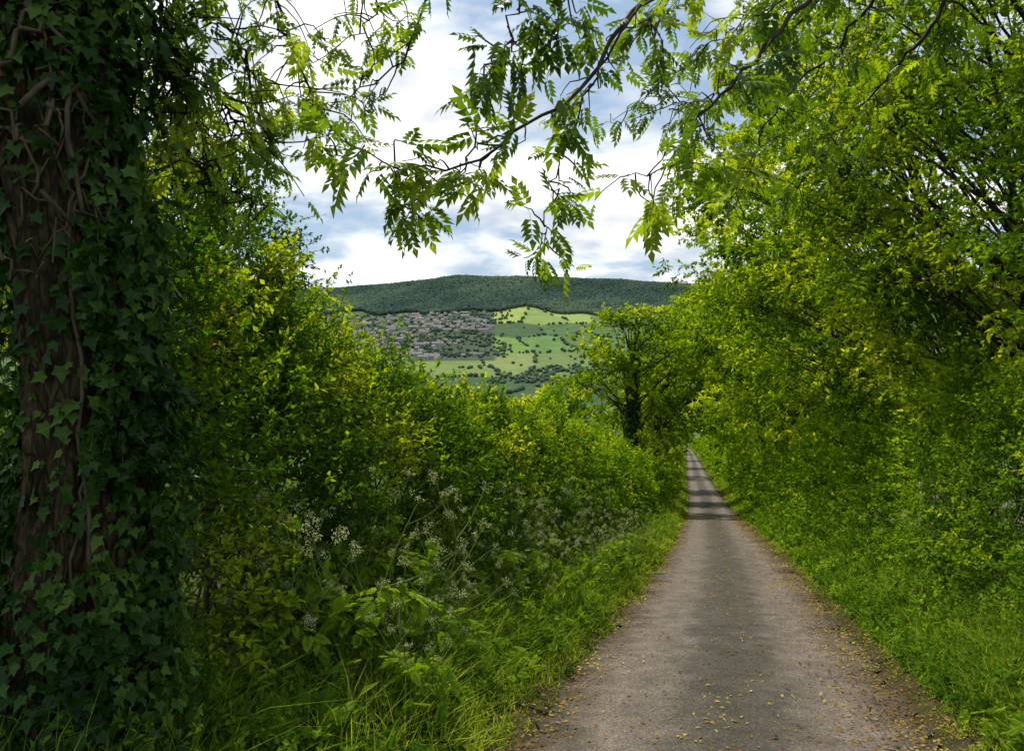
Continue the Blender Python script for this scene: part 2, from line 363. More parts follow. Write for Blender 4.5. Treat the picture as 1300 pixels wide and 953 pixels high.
# ---------------------------------------------------------------- litter
n=17000; d=3.5+38*rng.random(n)**1.8; k=rng.random(n)
o=np.where(k<.30,-1.30+.15*rng.normal(size=n),np.where(k<.92,1.28+.26*rng.normal(size=n),.35*rng.normal(size=n)))
o=np.where(rng.random(n)<.08,rng.uniform(-1.3,1.3,n),o)
x=CX(d)+o; z=np.maximum(ground(x,d),np.where(np.abs(o)<1.33,P(d)+.035*(1-(o/1.33)**2)-.004,-99))+.008
mb=MB(); u=rv(n); u[:,2]*=.15
put(mb,LEAF,np.stack([x,d,z],1),u,nrm(np.array([0,0,1.])+.35*rv(n)),rng.uniform(.010,.040,n)*(1+d/30),rng.random(n))
top('fallen_leaves','dry yellow and brown leaves scattered on the lane and its edges','leaves',mesh=mb.mesh('fallen_leaves',[LIT]),kind='stuff')

# ---------------------------------------------------------------- grass
def blades(mb,x,y,h,wd,lean=.6,r=None):
    n=len(x); z=ground(x,y)-.02; b=np.stack([x,y,z],1); a=rng.uniform(0,2*np.pi,n)
    ld=np.stack([np.cos(a),np.sin(a),0*a],1); sd_=np.stack([-np.sin(a),np.cos(a),0*a],1)
    le=lean*rng.uniform(.2,1.4,n)*h
    V=[]
    for t,wf in ((0,.8),(.38,1.),(.72,.7),(1.,.08)):
        c=b+ld*(le*t**2)[:,None]; c[:,2]+=h*(t-.28*t*t*np.minimum(1.6,le/h))
        V.append(c-sd_*(wd*wf)[:,None]); V.append(c+sd_*(wd*wf)[:,None])
    V=np.stack(V,1); q=np.array([(0,1,3,2),(2,3,5,4),(4,5,7,6)])
    Q=(np.arange(n)*8)[:,None,None]+q[None]
    mb.add(V.reshape(-1,3),Q.reshape(-1,4),np.repeat(r,3))
def verge(side,lo,hi,bands,hs):
    mb=MB()
    for d0,d1,cnt,wd in bands:
        nt_=int(cnt/11); dd=rng.uniform(d0,d1,nt_); oo=lo+(hi-lo)*rng.random(nt_)**.8
        d=np.repeat(dd,11)+.05*rng.normal(size=nt_*11)*(1+dd.repeat(11)/15); of=np.repeat(oo,11)+.06*rng.normal(size=nt_*11)
        of=np.maximum(of,1.25+.09*np.sin(d*3)+.06*np.sin(d*7.7))
        hh=hs*(.25+.75*sst(lo,lo+.8,of))*rng.uniform(.4,1.25,len(d))*(1+.45*wob(d,of,1.9))*rng.uniform(.5,1.45,nt_).repeat(11)
        blades(mb,CX(d)+side*of,d,hh,wd*rng.uniform(.6,1.4,len(d)),.9,np.clip(.08+.4*rng.random(len(d))+.4*rng.random(nt_).repeat(11)+.2*wob(d,of,.9),0,1))
    return mb
BD=[(1.5,7,16000,.0042),(7,14,16000,.006),(14,28,14000,.012),(28,60,10000,.025),(60,130,6000,.055),(130,320,4000,.13)]
top('verge_grass','lush long green grass along the lane edge under the hedge','grass',mesh=verge(-1,1.30,3.0,BD,.38).mesh('verge_grass',[GRM]),kind='stuff')
top('verge_grass','bright green grass bank along the lane under the trees','grass',mesh=verge(1,1.34,2.9,BD,.25).mesh('verge_grass',[GRM]),kind='stuff')

# ---------------------------------------------------------------- undergrowth herbs
def herbs(side,lo,hi,d0,d1,n,h,size,M=14):
    d=rng.uniform(d0,d1,n); of=rng.uniform(lo,hi,n); x=CX(d)+side*of
    o=np.stack([x,d,ground(x,d)],1); dr=nrm(np.array([0,0,1.])+.38*rv(n))
    return o,dr,h*rng.uniform(.3,1.25,n)*(.35+.65*sst(lo,lo+.9,of)),M,size
mb=MB(); NS[0]=2.2; FEA=ash(KITE,7,.3)
for a_ in ((-1,1.65,4.0,2.2,7,3200,.50,.045,16),(-1,1.65,3.5,7,16,3200,.56,.065,13),(-1,1.7,3.4,16,40,2000,.65,.15,9)):
    o,dr,h,M,s=herbs(*a_); sprigs(mb,o,dr,h,M,s,LEAF if a_[4]<8 else KITE,.15,1.2,1.1,mb,.003,1)
n=600; d=rng.uniform(3.2,10,n); of=rng.uniform(1.6,3.2,n); x=CX(d)-of; o=np.stack([x,d,ground(x,d)+.1],1)
dd=rv(n); dd[:,2]=np.abs(dd[:,2])+.3; sprigs(mb,o,dd,.28,4,.12,FEA,.35,.8,1.2)
top('undergrowth','nettles and leafy herbs crowding the foot of the hedge','undergrowth',mesh=mb.mesh('undergrowth',[NET,STM]),kind='stuff')
mb=MB()
for a_ in ((1,1.5,4.2,2.2,8,3600,.42,.045,13),(1,1.5,3.6,8,18,3400,.55,.065,12),(1,1.6,3.4,18,45,2200,.7,.15,9)):
    o,dr,h,M,s=herbs(*a_); sprigs(mb,o,dr,h,M,s,LEAF if a_[4]<8.5 else KITE,.15,1.2,1.1,mb,.0025,1)
n=260; d=rng.uniform(4,11,n); of=rng.uniform(1.6,3.0,n); x=CX(d)+of; o=np.stack([x,d,ground(x,d)+.08],1)
dd=rv(n); dd[:,2]=np.abs(dd[:,2])+.3; sprigs(mb,o,dd,.25,4,.12,FEA,.35,.8,1.2)
top('undergrowth','low nettles and herbs on the bank beneath the roadside trees','undergrowth',mesh=mb.mesh('undergrowth',[NET,STM]),kind='stuff')

# ---------------------------------------------------------------- hedges
def hedge(side,offc,wid,H,bands,leafm,label,lane_side_bias=.55,pw=.9):
    base=np.array([CX(10)+side*offc,10.,gz(CX(10)+side*offc,10.)])
    mb=MB(); wd=MB()
    for d0,d1,ns,M,ls,T in bands:
        y=rng.uniform(d0,d1,ns); k=rng.random(ns)
        th=np.where(k<lane_side_bias,rng.uniform(.02,.42,ns),np.where(k<.9,rng.uniform(.3,.7,ns),rng.uniform(.7,1,ns)))*np.pi
        b_=1+.15*wob(y,th*1.4,1.1)+.16*wob(y,th*3,2.9)+.08*wob(y,th*5,6.)
        dep=1-rng.random(ns)**2*.45
        c,s_=np.cos(th),np.sin(th)
        lx=np.sign(c)*np.abs(c)**pw*wid*b_*dep; hz=np.abs(s_)**.9*H(y)*b_*(.5+.5*dep)
        x=CX(y)+side*(offc-lx); o=np.stack([x,y,ground(x,y)+hz],1)
        dr=np.stack([-side*c*.9,0*c,s_*.8+.25],1)+.75*rv(ns)
        Ls=rng.uniform(.2,.5,ns)*(1+ls*2)
        br=np.clip(rng.random(ns)*.6+.5*s_**2+.14*wob(y,th*3,2.9)-.1,0,1)  # sunlight painted into leaf tone: hedge top and bulges lighter, hollows darker
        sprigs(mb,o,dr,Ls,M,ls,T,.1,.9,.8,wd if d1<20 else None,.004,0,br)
        n2=int(ns*.08); y=rng.uniform(d0,d1,n2); x=CX(y)+side*(offc+rng.uniform(-.7,.7,n2)*wid*.8)
        o=np.stack([x,y,ground(x,y)+H(y)*rng.uniform(.8,1.0,n2)],1)
        sprigs(mb,o,np.array([0,0,1.])+.45*rv(n2),rng.uniform(.25,.65,n2),M,ls*.95,T,.05,.9,.4,wd if d1<20 else None,.004,0,.8+.2*rng.random(n2))  # upright shoots take the palest tones, painted as sunlit
        n3=int(ns*.05); y=rng.uniform(d0,d1,n3); x=CX(y)+side*(offc-rng.uniform(-.5,.9,n3)*wid*.7)
        o=np.stack([x,y,ground(x,y)+H(y)*rng.uniform(.75,1.0,n3)],1)
        sprigs(mb,o,np.array([0,0,1.])+.6*rv(n3),rng.uniform(.1,.35,n3),max(3,M//3),ls*.8,T,.05,.9,.4,None,m=1)
    y=np.concatenate([rng.uniform(bands[0][0],14,160),rng.uniform(14,bands[-1][1],120)]); n=len(y)
    x=CX(y)+side*(offc+rng.uniform(-.5,.5,n)*wid); p0=np.stack([x,y,ground(x,y)-.1],1)
    p2=p0+np.stack([rng.normal(size=n)*.4,rng.normal(size=n)*.4,H(y)*.6],1); p1=(p0+p2)/2+.15*rng.normal(size=(n,3))
    twigs(wd,p0,p1,p2,rng.uniform(.010,.03,n))
    e_=top('hedge',label,'hedge',loc=base)
    part('foliage',mb.mesh('hedge_foliage',[leafm,BUD],base),e_); part('branches',wd.mesh('hedge_branches',[TWG],base),e_)
HL=curve([0,5,7,9,12,18,30,60,100,330],[2.5,2.7,2.7,2.4,2.3,2.5,2.6,2.6,2.7,2.6])
NS[0]=1.8
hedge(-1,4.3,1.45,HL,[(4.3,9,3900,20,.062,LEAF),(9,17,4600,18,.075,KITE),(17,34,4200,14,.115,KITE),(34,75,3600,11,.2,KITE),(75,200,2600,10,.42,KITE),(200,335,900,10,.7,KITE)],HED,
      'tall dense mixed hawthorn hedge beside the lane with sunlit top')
HR=curve([0,5,10,20,60,330],[1.6,1.9,2.3,2.8,3.0,3.0])
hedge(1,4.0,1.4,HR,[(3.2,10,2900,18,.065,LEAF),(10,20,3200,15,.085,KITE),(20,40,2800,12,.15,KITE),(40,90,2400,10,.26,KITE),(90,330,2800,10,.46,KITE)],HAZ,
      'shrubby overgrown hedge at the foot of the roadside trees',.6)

# ---------------------------------------------------------------- trees
def limb(p0,p1,n=7,bend=.15,sag=0.):
    t=np.linspace(0,1,n)[:,None]; L_=np.linalg.norm(p1-p0)
    off=rng.normal(size=3)*bend*L_; off2=rng.normal(size=3)*bend*L_*.5
    up=np.array([0,0,1.])*sag*L_
    return p0+(p1-p0)*t+(off+up)*(t*(1-t)*2)+off2*np.sin(t*np.pi*2)*.5
def tree(name,x,y,H,R,nb,leafn,ls,T,lm,label,cat='tree',lean=(0,0),low=.12,tr=.14,M=14,bs=(.7,1.25),droop=.2,group=None,ivy=False,stretch=1.,wood=BRK,pad=.42):
    NS[0]=min(1.3,6./ (ls*60 if T is KITE else 6))
    z0=gz(x,y); base=np.array([x,y,z0-.1])
    wd=MB(); lv=MB(); iv=MB()
    topp=base+np.array([lean[0]*.5,lean[1]*.5,H*.82])
    tp=limb(base,topp,12,.03); tr_=np.linspace(tr,tr*.25,12); tr_[0]*=1.35
    tube(wd,tp,tr_,10,0,.05)
    C=[]
    ce=base+np.array([0,0,H*(low+1)/2]); hz=H*(1-low)/2
    while len(C)<nb:
        p=rng.uniform(-1,1,3); q=np.linalg.norm(p)
        if q>1 or q<.35: continue
        wz=1-.45*max(0,p[2])**2; lz=.25+.75*(p[2]+1)/2
        c=ce+np.array([p[0]*R*wz+lean[0]*lz,p[1]*R*wz*stretch+lean[1]*lz,p[2]*hz])
        if y<340 and abs(c[0]-CX(c[1]))<2.4 and c[2]-P(c[1])<4.6: continue
        C.append(c)
    C=np.array(C); rad=rng.uniform(bs[0],bs[1],nb)
    for c,r in zip(C,rad):
        h=np.clip((c[2]-base[2])/H-.18*rng.random()-.12,.06,.95); k=h/.82*11; i=int(min(k,10)); p0=tp[i]+(tp[i+1]-tp[i])*(k-i if k<11 else 1)
        lp=limb(p0,c,6,.10,.12); tube(wd,lp,np.linspace(tr*.35*(1-h*.6),.006+tr*.02,6),5)
        n2=5; e2=c+rv(n2)*r*.8; twigs(wd,np.repeat(lp[4:5],n2,0),(lp[4]+e2)/2+.08*rng.normal(size=(n2,3)),e2,.005+tr*.02)
    ns=max(1,int(leafn/nb/M))
    o=[];d=[];b=[]
    for c,r in zip(C,rad):
        q=rv(ns); rr=r*rng.random((ns,1))**.5; pt=c+q*rr*np.array([1.15,1.15,pad]); o.append(pt)
        out=nrm(c-ce)[None]; d.append(q*np.array([1,1,.5])*.8+out*.35+np.array([0,0,.08])+.4*rv(ns)); b.append(np.clip(.46+.34*q[:,2]+.28*rng.normal()+.18*rng.normal(size=ns),0,1))  # shading painted into leaf tone: clump tops lighter, undersides darker
    o=np.concatenate(o); d=np.concatenate(d); b=np.concatenate(b)
    keep=o[:,2]>ground(o[:,0],o[:,1])+.1; keep&=~((np.abs(o[:,0]-CX(o[:,1]))<1.9)&(o[:,2]-P(o[:,1])<3.9)&(y<340))
    o,d,b=o[keep],d[keep],b[keep]
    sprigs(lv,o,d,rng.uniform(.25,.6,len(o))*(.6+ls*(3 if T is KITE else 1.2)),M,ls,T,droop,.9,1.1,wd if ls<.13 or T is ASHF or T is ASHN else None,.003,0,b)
    e_=top(name,label,cat,loc=base,group=group)
    part('trunk',wd.mesh('trunk',[wood],base),e_); part('crown',lv.mesh('crown',[lm],base),e_)
    if ivy:
        n=3600; t=rng.random(n)**1.2*.85; k=t*11; i=np.minimum(k.astype(int),10); c=tp[i]+(tp[i+1]-tp[i])*(k-i)[:,None]
        a=rng.uniform(0,2*np.pi,n); nn=np.stack([np.cos(a),np.sin(a),0*a],1); rr=tr*(1.1-.6*t)+.42*rng.random(n)*(1-.4*t)
        put(iv,KITE,c+nn*rr[:,None],np.array([0,0,-1.])+.5*rv(n),nn+.4*rv(n),.22,rng.random(n)); part('ivy',iv.mesh('ivy',[IVM],base),e_)
    return base
LA='tall broadleaf ash tree arching over the lane with sunlit yellow-green leaves'
def offx(d,o): return float(CX(d)+o)
GR='trees lining the lane'
for d,o,H,R,nb,ln,ls,T,lm,lean,low in [
    (4.5,5.9,8.5,2.3,40,3200,.26,ASHF,ASH,(-.5,.3),.45),
    (7.6,5.8,9.5,2.5,60,40000,.09,KITE,HAZ,(-.9,0),.08),
    (11.,5.8,11.5,3.0,66,42000,.105,KITE,ASH,(-3.0,0),.10),
    (14.5,6.1,11.5,3.1,66,42000,.118,KITE,HAZ,(-2.8,0),.06),
    (18.5,6.0,13,3.6,70,36000,.145,KITE,ASH,(-4.4,0),.08),
    (23.,6.2,13.5,3.6,64,30000,.165,KITE,HAZ,(-4.2,0),.06),
    (28.5,6.3,14.5,4.0,66,27000,.19,KITE,ASH,(-5.2,0),.06),
    (35.5,6.4,15,4.0,60,21000,.22,KITE,ASH,(-5.6,0),.06),
    (43.5,6.5,15.5,4.2,58,17000,.265,KITE,ASH,(-5.6,0),.06),
    (53.,6.7,16.5,4.4,54,14000,.31,KITE,HAZ,(-5.6,0),.06),
    (65.,7.0,17,4.6,50,11000,.37,KITE,ASH,(-5.2,0),.06),
    (80.,7.2,17,4.8,44,9000,.45,KITE,ASH,(-3.6,0),.06),
    (98.,7.6,17.5,5.2,40,7500,.54,KITE,ASH,(-3.4,0),.06),
    (120.,8.2,17,5.5,38,6500,.65,KITE,HAZ,(-2,0),.06),
    (150.,9,16,6,34,5500,.8,KITE,ASH,(-1,0),.06),
    (190.,9,16,6,30,4500,.95,KITE,HAZ,(-1,0),.06),
    (240.,9,16,7,30,4500,1.1,KITE,ASH,(-1,0),.06)]:
    sc=1 if d<26 else 1.2 if d<60 else 1.6
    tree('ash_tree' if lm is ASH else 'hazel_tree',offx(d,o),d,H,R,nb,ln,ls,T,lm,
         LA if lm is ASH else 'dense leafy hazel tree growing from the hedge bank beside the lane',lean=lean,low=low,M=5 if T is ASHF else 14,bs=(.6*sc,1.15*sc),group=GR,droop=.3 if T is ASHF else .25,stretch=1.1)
tree('ash_tree',offx(47,-4.4),47,12.6,3.9,42,13000,.25,KITE,ASH,'ivy-clad ash tree with an open crown standing in the hedge',low=.2,ivy=True,bs=(.6,1.25),group=GR,tr=.24)
tree('ash_tree',offx(60,-3.9),60,15,3.2,40,11000,.33,KITE,ASH,'leafy ash tree arching over the hedge and lane',low=.3,lean=(2.0,0),bs=(.9,1.7),group=GR,tr=.2)
tree('ash_tree',offx(76,-3.6),76,17,3.8,42,10000,.42,KITE,HAZ,'leafy ash tree arching over the hedge and lane',low=.3,lean=(2.4,0),bs=(1.2,2),group=GR,tr=.2)
tree('field_maple',offx(66,-7.5),66,8.5,3.2,34,8000,.32,KITE,ASH,'rounded green maple standing behind the hedge',group=GR)
tree('field_maple',offx(92,-15),92,11,4.6,34,7000,.44,KITE,HAZ,'rounded green maple standing in the field',group=GR)
tree('field_maple',offx(100,-6),100,15,4.6,34,7000,.5,KITE,ASH,'rounded green maple standing behind the hedge',group=GR,bs=(1.2,2))
tree('field_maple',offx(130,-6),130,15,5,34,6000,.6,KITE,ASH,'rounded green maple standing behind the hedge',group=GR,bs=(1.2,2))
tree('field_maple',offx(130,-24),130,13,6,34,6000,.6,KITE,ASH,'rounded green maple standing in the field',group=GR,bs=(1.2,2))
tree('field_maple',offx(170,-7),170,14,6,34,5000,.75,KITE,HAZ,'rounded green maple standing behind the hedge',group=GR,bs=(1.2,2))
tree('field_maple',offx(200,-40),200,14,8,34,5000,.9,KITE,HAZ,'rounded green maple standing in the field',group=GR,bs=(1.5,2.4))
tree('field_maple',offx(230,-8),230,14,7,34,5000,1.,KITE,ASH,'rounded green maple standing behind the hedge',group=GR,bs=(1.5,2.4))
tree('hawthorn_tree',-3.5,9.2,5.5,1.1,56,26000,.062,KITE,HAW,'dark hawthorn tree rising above the hedge',low=.2,tr=.07,M=16,bs=(.28,.6),group=GR,wood=TWG,pad=.5)
tree('hawthorn_tree',-3.05,6.6,4.5,.9,48,26000,.055,KITE,HAW,'dark hawthorn tree rising above the hedge',low=.12,tr=.07,M=16,bs=(.26,.5),group=GR,wood=TWG,pad=.5)

# ---------------------------------------------------------------- ivy-clad tree
NS[0]=3.
d0=3.55; bx=(64-650)/F*d0; bz=gz(bx,d0); base=np.array([bx,d0,bz-.15])
wd=MB(); ivm=MB(); cr=MB(); vn=MB()
tp=[];rad=[]
for i in range(60):
    t=i/59; tp.append(base+np.array([.14*math.sin(t*6)-.05*t,.05*math.sin(t*5),6.3*t])); rad.append(.25+.2*math.exp(-t*16)-.05*t+.02*math.sin(t*17))
tp=np.array(tp)
seg=84; V=[]
for i in range(60):
    th=np.arange(seg)*2*np.pi/seg; z=i*.107
    rr=rad[i]*(1+.09*np.sin(3*th+z*.8)+.05*np.sin(7*th-z*1.3)+.05*np.abs(np.sin(11*th+.9*np.sin(z*2.1)+z*.5))+.02*np.sin(23*th+2*np.sin(z*4))+.018*rng.normal(size=seg))
    V.append(tp[i]+np.stack([np.cos(th)*rr,np.sin(th)*rr,0*th],1))
V=np.concatenate(V); Q=[(i*seg+j,i*seg+(j+1)%seg,(i+1)*seg+(j+1)%seg,(i+1)*seg+j) for i in range(59) for j in range(seg)]
wd.add(V,Q,None,0,True)
def on_trunk(zrel,a,off):
    k=np.clip(zrel/6.3*59,0,58.9); i=k.astype(int); c=tp[i]+(tp[i+1]-tp[i])*(k-i)[...,None]; r=np.array(rad)[i]+off
    nn=np.stack([np.cos(a),np.sin(a),0*a],-1); return c+nn*r[...,None],nn
for j in range(8):
    a=rng.uniform(0,2*np.pi); z=np.linspace(rng.uniform(0,2.0),rng.uniform(3.5,6),34)
    aa=a+np.cumsum(rng.normal(size=34)*.13); p,_=on_trunk(z,aa,.015+.015*rng.random()); tube(vn,p,np.linspace(rng.uniform(.006,.013),.003,34),6)
for j in range(36):
    a=-math.pi/2+rng.normal()*.7; z=rng.uniform(2.5,3.8)+np.cumsum(rng.normal(size=16)*.06); aa=a+np.cumsum(np.full(16,rng.choice([-1,1])*.09)+rng.normal(size=16)*.1)
    p,_=on_trunk(z,aa,.04+.05*rng.random()); tube(vn,p,np.linspace(rng.uniform(.005,.016),.003,16),6)
n=17000; a=rng.uniform(-np.pi,np.pi,n); z=rng.uniform(.0,6.2,n)
fr=np.abs(np.angle(np.exp(1j*(a-(-1.6)))))
strip=sst(.5,1.05,fr+.5*wob(z*1.3,a,2.2)); lowf=1-sst(.6,1.2,z); hif=sst(2.9,3.4,z)*.45
pr=np.clip(.15+strip*.9+lowf*.35+hif,0,1)
k=rng.random(n)<pr; a,z,fr=a[k],z[k],fr[k]; n=len(a)
thick=.03+.13*sst(.8,1.3,fr)*(1+1.1*wob(z,a*.6,2.6))+.05*lowf[k]+.10*hif[k]; off=.02+np.maximum(.02,thick)*rng.random(n)**.8
p,nn=on_trunk(z,a,off)
u=np.array([0,0,-1.])+.75*rv(n)+nn*.25; put(ivm,IVY,p,u,nn+.7*rv(n)+np.array([0,0,.35]),rng.uniform(.03,.08,n),rng.random(n))
n=1900; a=rng.uniform(-np.pi,np.pi,n); z=rng.random(n)**1.5*1.1; p,nn=on_trunk(z,a,.05+.22*rng.random(n)*(1-z/1.6)); put(ivm,IVY,p,np.array([0,0,-.8])+.6*rv(n)+nn*.4,nn+.5*rv(n)+np.array([0,0,.5]),rng.uniform(.035,.075,n),rng.random(n))
n=300; a=rng.choice([-.5,-.3,-.1,.2,2.9,3.3],n)+.4*rng.normal(size=n); z=rng.uniform(.6,5.5,n); p,nn=on_trunk(z,a,.05+0*a)
sprigs(ivm,p,nn+np.array([0,0,-.2])+.6*rv(n),rng.uniform(.08,.30,n),7,.055,IVY,.3,.9,.6,vn,.0025)

def fit(pts,n=24):
    pts=np.array(pts); t=np.linspace(0,len(pts)-1,n); xs=np.arange(len(pts))
    return np.stack([curve(xs,pts[:,i])(t) for i in range(3)],1)
def ash_branch(wd,cr,pts,r0,r1,nside,sl=(.2,.5),leaf=.27,start=.25,T=ASHN,down=.55,M=(1,4),kink=.018):
    p=fit(pts,30); p+=kink*rng.normal(size=p.shape); tube(wd,p,np.linspace(r0**.5,r1**.5,30)**2,6)
    for j in range(nside):
        t=start+(1-start)*((j+rng.random())/nside); k=t*28.9; i=int(k); q=p[i]+(p[i+1]-p[i])*(k-i)
        tg=nrm(p[i+1]-p[i]); dr=nrm(tg*.5+rv(1)[0]*1.0+np.array([0,0,-down*rng.uniform(-.6,1)])); Ls=rng.uniform(*sl)
        e=q+dr*Ls+np.array([0,0,-.1*Ls]); mid=(q+e)/2+.04*rng.normal(size=3)+np.array([0,0,.04*Ls])
        tube(wd,fit([q,mid,e],6)+.004*rng.normal(size=(6,3)),np.linspace(.0055,.0025,6),4)
        m_=rng.integers(*M)+1; tt=np.concatenate([rng.uniform(.4,.95,m_-1),[1.]]); pos=q+(e-q)*tt[:,None]
        u=nrm(dr*.55+rv(m_)*.9+np.array([0,0,-.28])); nn=np.array([0,0,1.])+.6*rv(m_)
        put(cr,T,pos,u,nn,leaf*rng.uniform(.5,1.15,m_),np.clip(.1+.9*rng.random(m_),0,1))
    u=nrm((p[-1]-p[-3])[None]+.6*rv(3)+np.array([0,0,-.2])); put(cr,T,np.repeat(p[-1:],3,0),u,np.array([0,0,1.])+.5*rv(3),leaf*.8,rng.random(3))
def B(lst,d,k=1.): return [W(x,y,(d if not isinstance(d,(list,tuple)) else d[i])*k) for i,(x,y) in enumerate(lst)]
Tt=tp[50]
ash_branch(wd,cr,[Tt]+B([(240,-260),(300,-120),(345,-10),(375,80),(400,135)],[4,4.4,4.7,4.9,5]),.03,.003,30,leaf=.19,start=.4)
ash_branch(wd,cr,[tp[47]]+B([(200,-120),(250,-30),(300,60),(335,120)],[3.9,4.2,4.5,4.7]),.03,.003,40,leaf=.17,start=.25)
ash_branch(wd,cr,[tp[55]]+B([(330,-260),(450,-150),(540,-40),(520,60),(470,110),(390,140)],[4,4.6,5,5.1,5.1,5.1]),.022,.003,16,leaf=.18,start=.5,sl=(.1,.3))
ash_branch(wd,cr,[tp[40]]+B([(200,40),(260,110),(300,150),(335,185)],[3.9,4.2,4.5,4.7]),.025,.003,42,leaf=.15,start=.15)
ash_branch(wd,cr,[tp[36]]+B([(190,120),(240,200),(290,240),(340,260)],[3.8,4.1,4.4,4.6]),.02,.003,36,leaf=.13,start=.15,sl=(.1,.4))
ash_branch(wd,cr,[tp[38]]+B([(190,60),(230,120),(262,180),(275,250)],[3.8,4.0,4.2,4.3]),.02,.003,40,leaf=.14,start=.15,sl=(.1,.4))
ash_branch(wd,cr,[tp[44]]+B([(190,-40),(215,30),(235,90),(250,150)],[3.7,3.9,4.0,4.1]),.02,.003,44,leaf=.15,start=.1,sl=(.1,.4))
ash_branch(wd,cr,[tp[56]]+B([(300,-300),(400,-200),(470,-80),(480,10),(440,60)],[4,4.4,4.9,5,5]),.022,.003,14,leaf=.18,start=.5)
nb=24; C=base+np.array([0,0,7.8])+rng.uniform(-1,1,(nb,3))*np.array([2.2,2.0,1.2])+np.array([-.9,-.6,0])
for c in C: tube(wd,limb(tp[rng.integers(44,59)],c,7,.1,.1),np.linspace(.05,.012,7),5)
o=(C[:,None]+rng.normal(size=(nb,18,3))*.5).reshape(-1,3); sprigs(cr,o,rv(len(o))+np.array([0,0,-.1]),rng.uniform(.2,.5,len(o)),4,.27,ASHF,.3,.9,1,wd,.004)
e_=top('ivy_clad_tree','thick old ash trunk wrapped in dark ivy beside the lane','tree',loc=base)
part('trunk',wd.mesh('trunk',[BRK],base),e_); part('ivy',ivm.mesh('ivy',[IVM],base),e_); part('ivy_stem',vn.mesh('ivy_stem',[VIN],base),e_); part('crown',cr.mesh('crown',[ASO],base),e_)

# ---------------------------------------------------------------- overhanging ash
NS[0]=2.
K=.8
ax,ay=5.9,5.0; base=np.array([ax,ay,gz(ax,ay)-.1]); wd=MB(); cr=MB()
tp2=limb(base,base+np.array([-.8,.1,7.2]),20,.02); tube(wd,tp2,np.linspace(.2,.09,20),12,0,.05)
ash_branch(wd,cr,[tp2[17]]+B([(1150,-260),(980,-150),(850,-20),(790,30),(740,110),(650,172),(572,214),(490,205),(425,192)],[6.4,6.2,6,5.8,5.6,5.5,5.3,5.2,5.1],K),.028,.003,28,leaf=.225,start=.45,sl=(.06,.24))
ash_branch(wd,cr,B([(850,-20),(800,20),(765,80),(735,150),(708,215),(695,275),(686,325)],[6,5.7,5.7,5.7,5.7,5.6,5.6],K),.010,.003,19,leaf=.19,start=.3,sl=(.06,.22),down=.6)
ash_branch(wd,cr,B([(650,172),(600,190),(575,230),(540,255),(500,265)],5.45,K),.006,.003,10,leaf=.21,start=.2,sl=(.05,.2))
ash_branch(wd,cr,[tp2[15]]+B([(1120,-90),(1010,20),(940,90),(890,150),(850,205),(800,225)],[6.4,6.4,6.3,6.2,6.1,6.0],K),.026,.003,28,leaf=.25,start=.3,sl=(.1,.3))
ash_branch(wd,cr,[tp2[18]]+B([(1000,-330),(800,-200),(700,-90),(660,0),(640,60),(610,90)],[6.3,5.9,5.6,5.5,5.5,5.4],K),.018,.003,16,leaf=.24,start=.5,sl=(.08,.24))
ash_branch(wd,cr,B([(800,-200),(740,-90),(720,-10),(705,40),(690,70)],[5.9,5.7,5.6,5.6,5.5],K),.010,.003,12,leaf=.23,start=.35,sl=(.08,.24))
ash_branch(wd,cr,[tp2[16]]+B([(1200,-140),(1120,-20),(1060,60),(1000,120),(960,190),(920,260)],[6.4,6.8,7.2,7.6,8,8],.95),.03,.003,48,leaf=.22,start=.25,sl=(.2,.5))
ash_branch(wd,cr,[tp2[14]]+B([(1230,-40),(1180,40),(1120,110),(1060,170),(1010,240)],[6.4,6.8,7.2,7.6,8],.95),.03,.003,38,leaf=.22,start=.25,sl=(.2,.5))
ash_branch(wd,cr,[tp2[18]]+B([(1100,-300),(960,-140),(880,-40),(840,10),(815,40)],[6.2,6.2,6.4,6.6,6.8],.9),.022,.003,34,leaf=.22,start=.35,sl=(.15,.4))
ash_branch(wd,cr,[tp2[17]]+B([(1250,-200),(1120,-100),(1040,-30),(960,20),(890,60)],[5.8,6,6.2,6.5,6.6],.95),.022,.003,44,leaf=.22,start=.3,sl=(.15,.45))
ash_branch(wd,cr,[tp2[15]]+B([(1150,-120),(1040,0),(980,60),(920,110),(870,130),(840,120)],[6.4,6.8,7.0,7.0,7.0,7.0],.95),.02,.003,36,leaf=.22,start=.3,sl=(.15,.45))
ash_branch(wd,cr,B([(890,60),(850,100),(800,140),(760,165)],[6.2,6.2,6.2,6.2]),.006,.002,3,leaf=.15,start=.5,sl=(.05,.15))
nb=14; C=base+np.array([-.4,-.9,8.0])+rng.uniform(-1,1,(nb,3))*np.array([2.0,1.6,1.0])
for c in C: tube(wd,limb(tp2[rng.integers(12,20)],c,7,.1,.1),np.linspace(.05,.012,7),5)
o=(C[:,None]+rng.normal(size=(nb,12,3))*.5).reshape(-1,3); sprigs(cr,o,rv(len(o)),rng.uniform(.2,.5,len(o)),4,.28,ASHF,.3,.9,1,wd,.004)
e_=top('ash_tree','roadside ash whose drooping leafy branches hang over the lane','tree',loc=base,group=GR)
part('trunk',wd.mesh('trunk',[TWG],base),e_); part('crown',cr.mesh('crown',[ASO],base),e_)

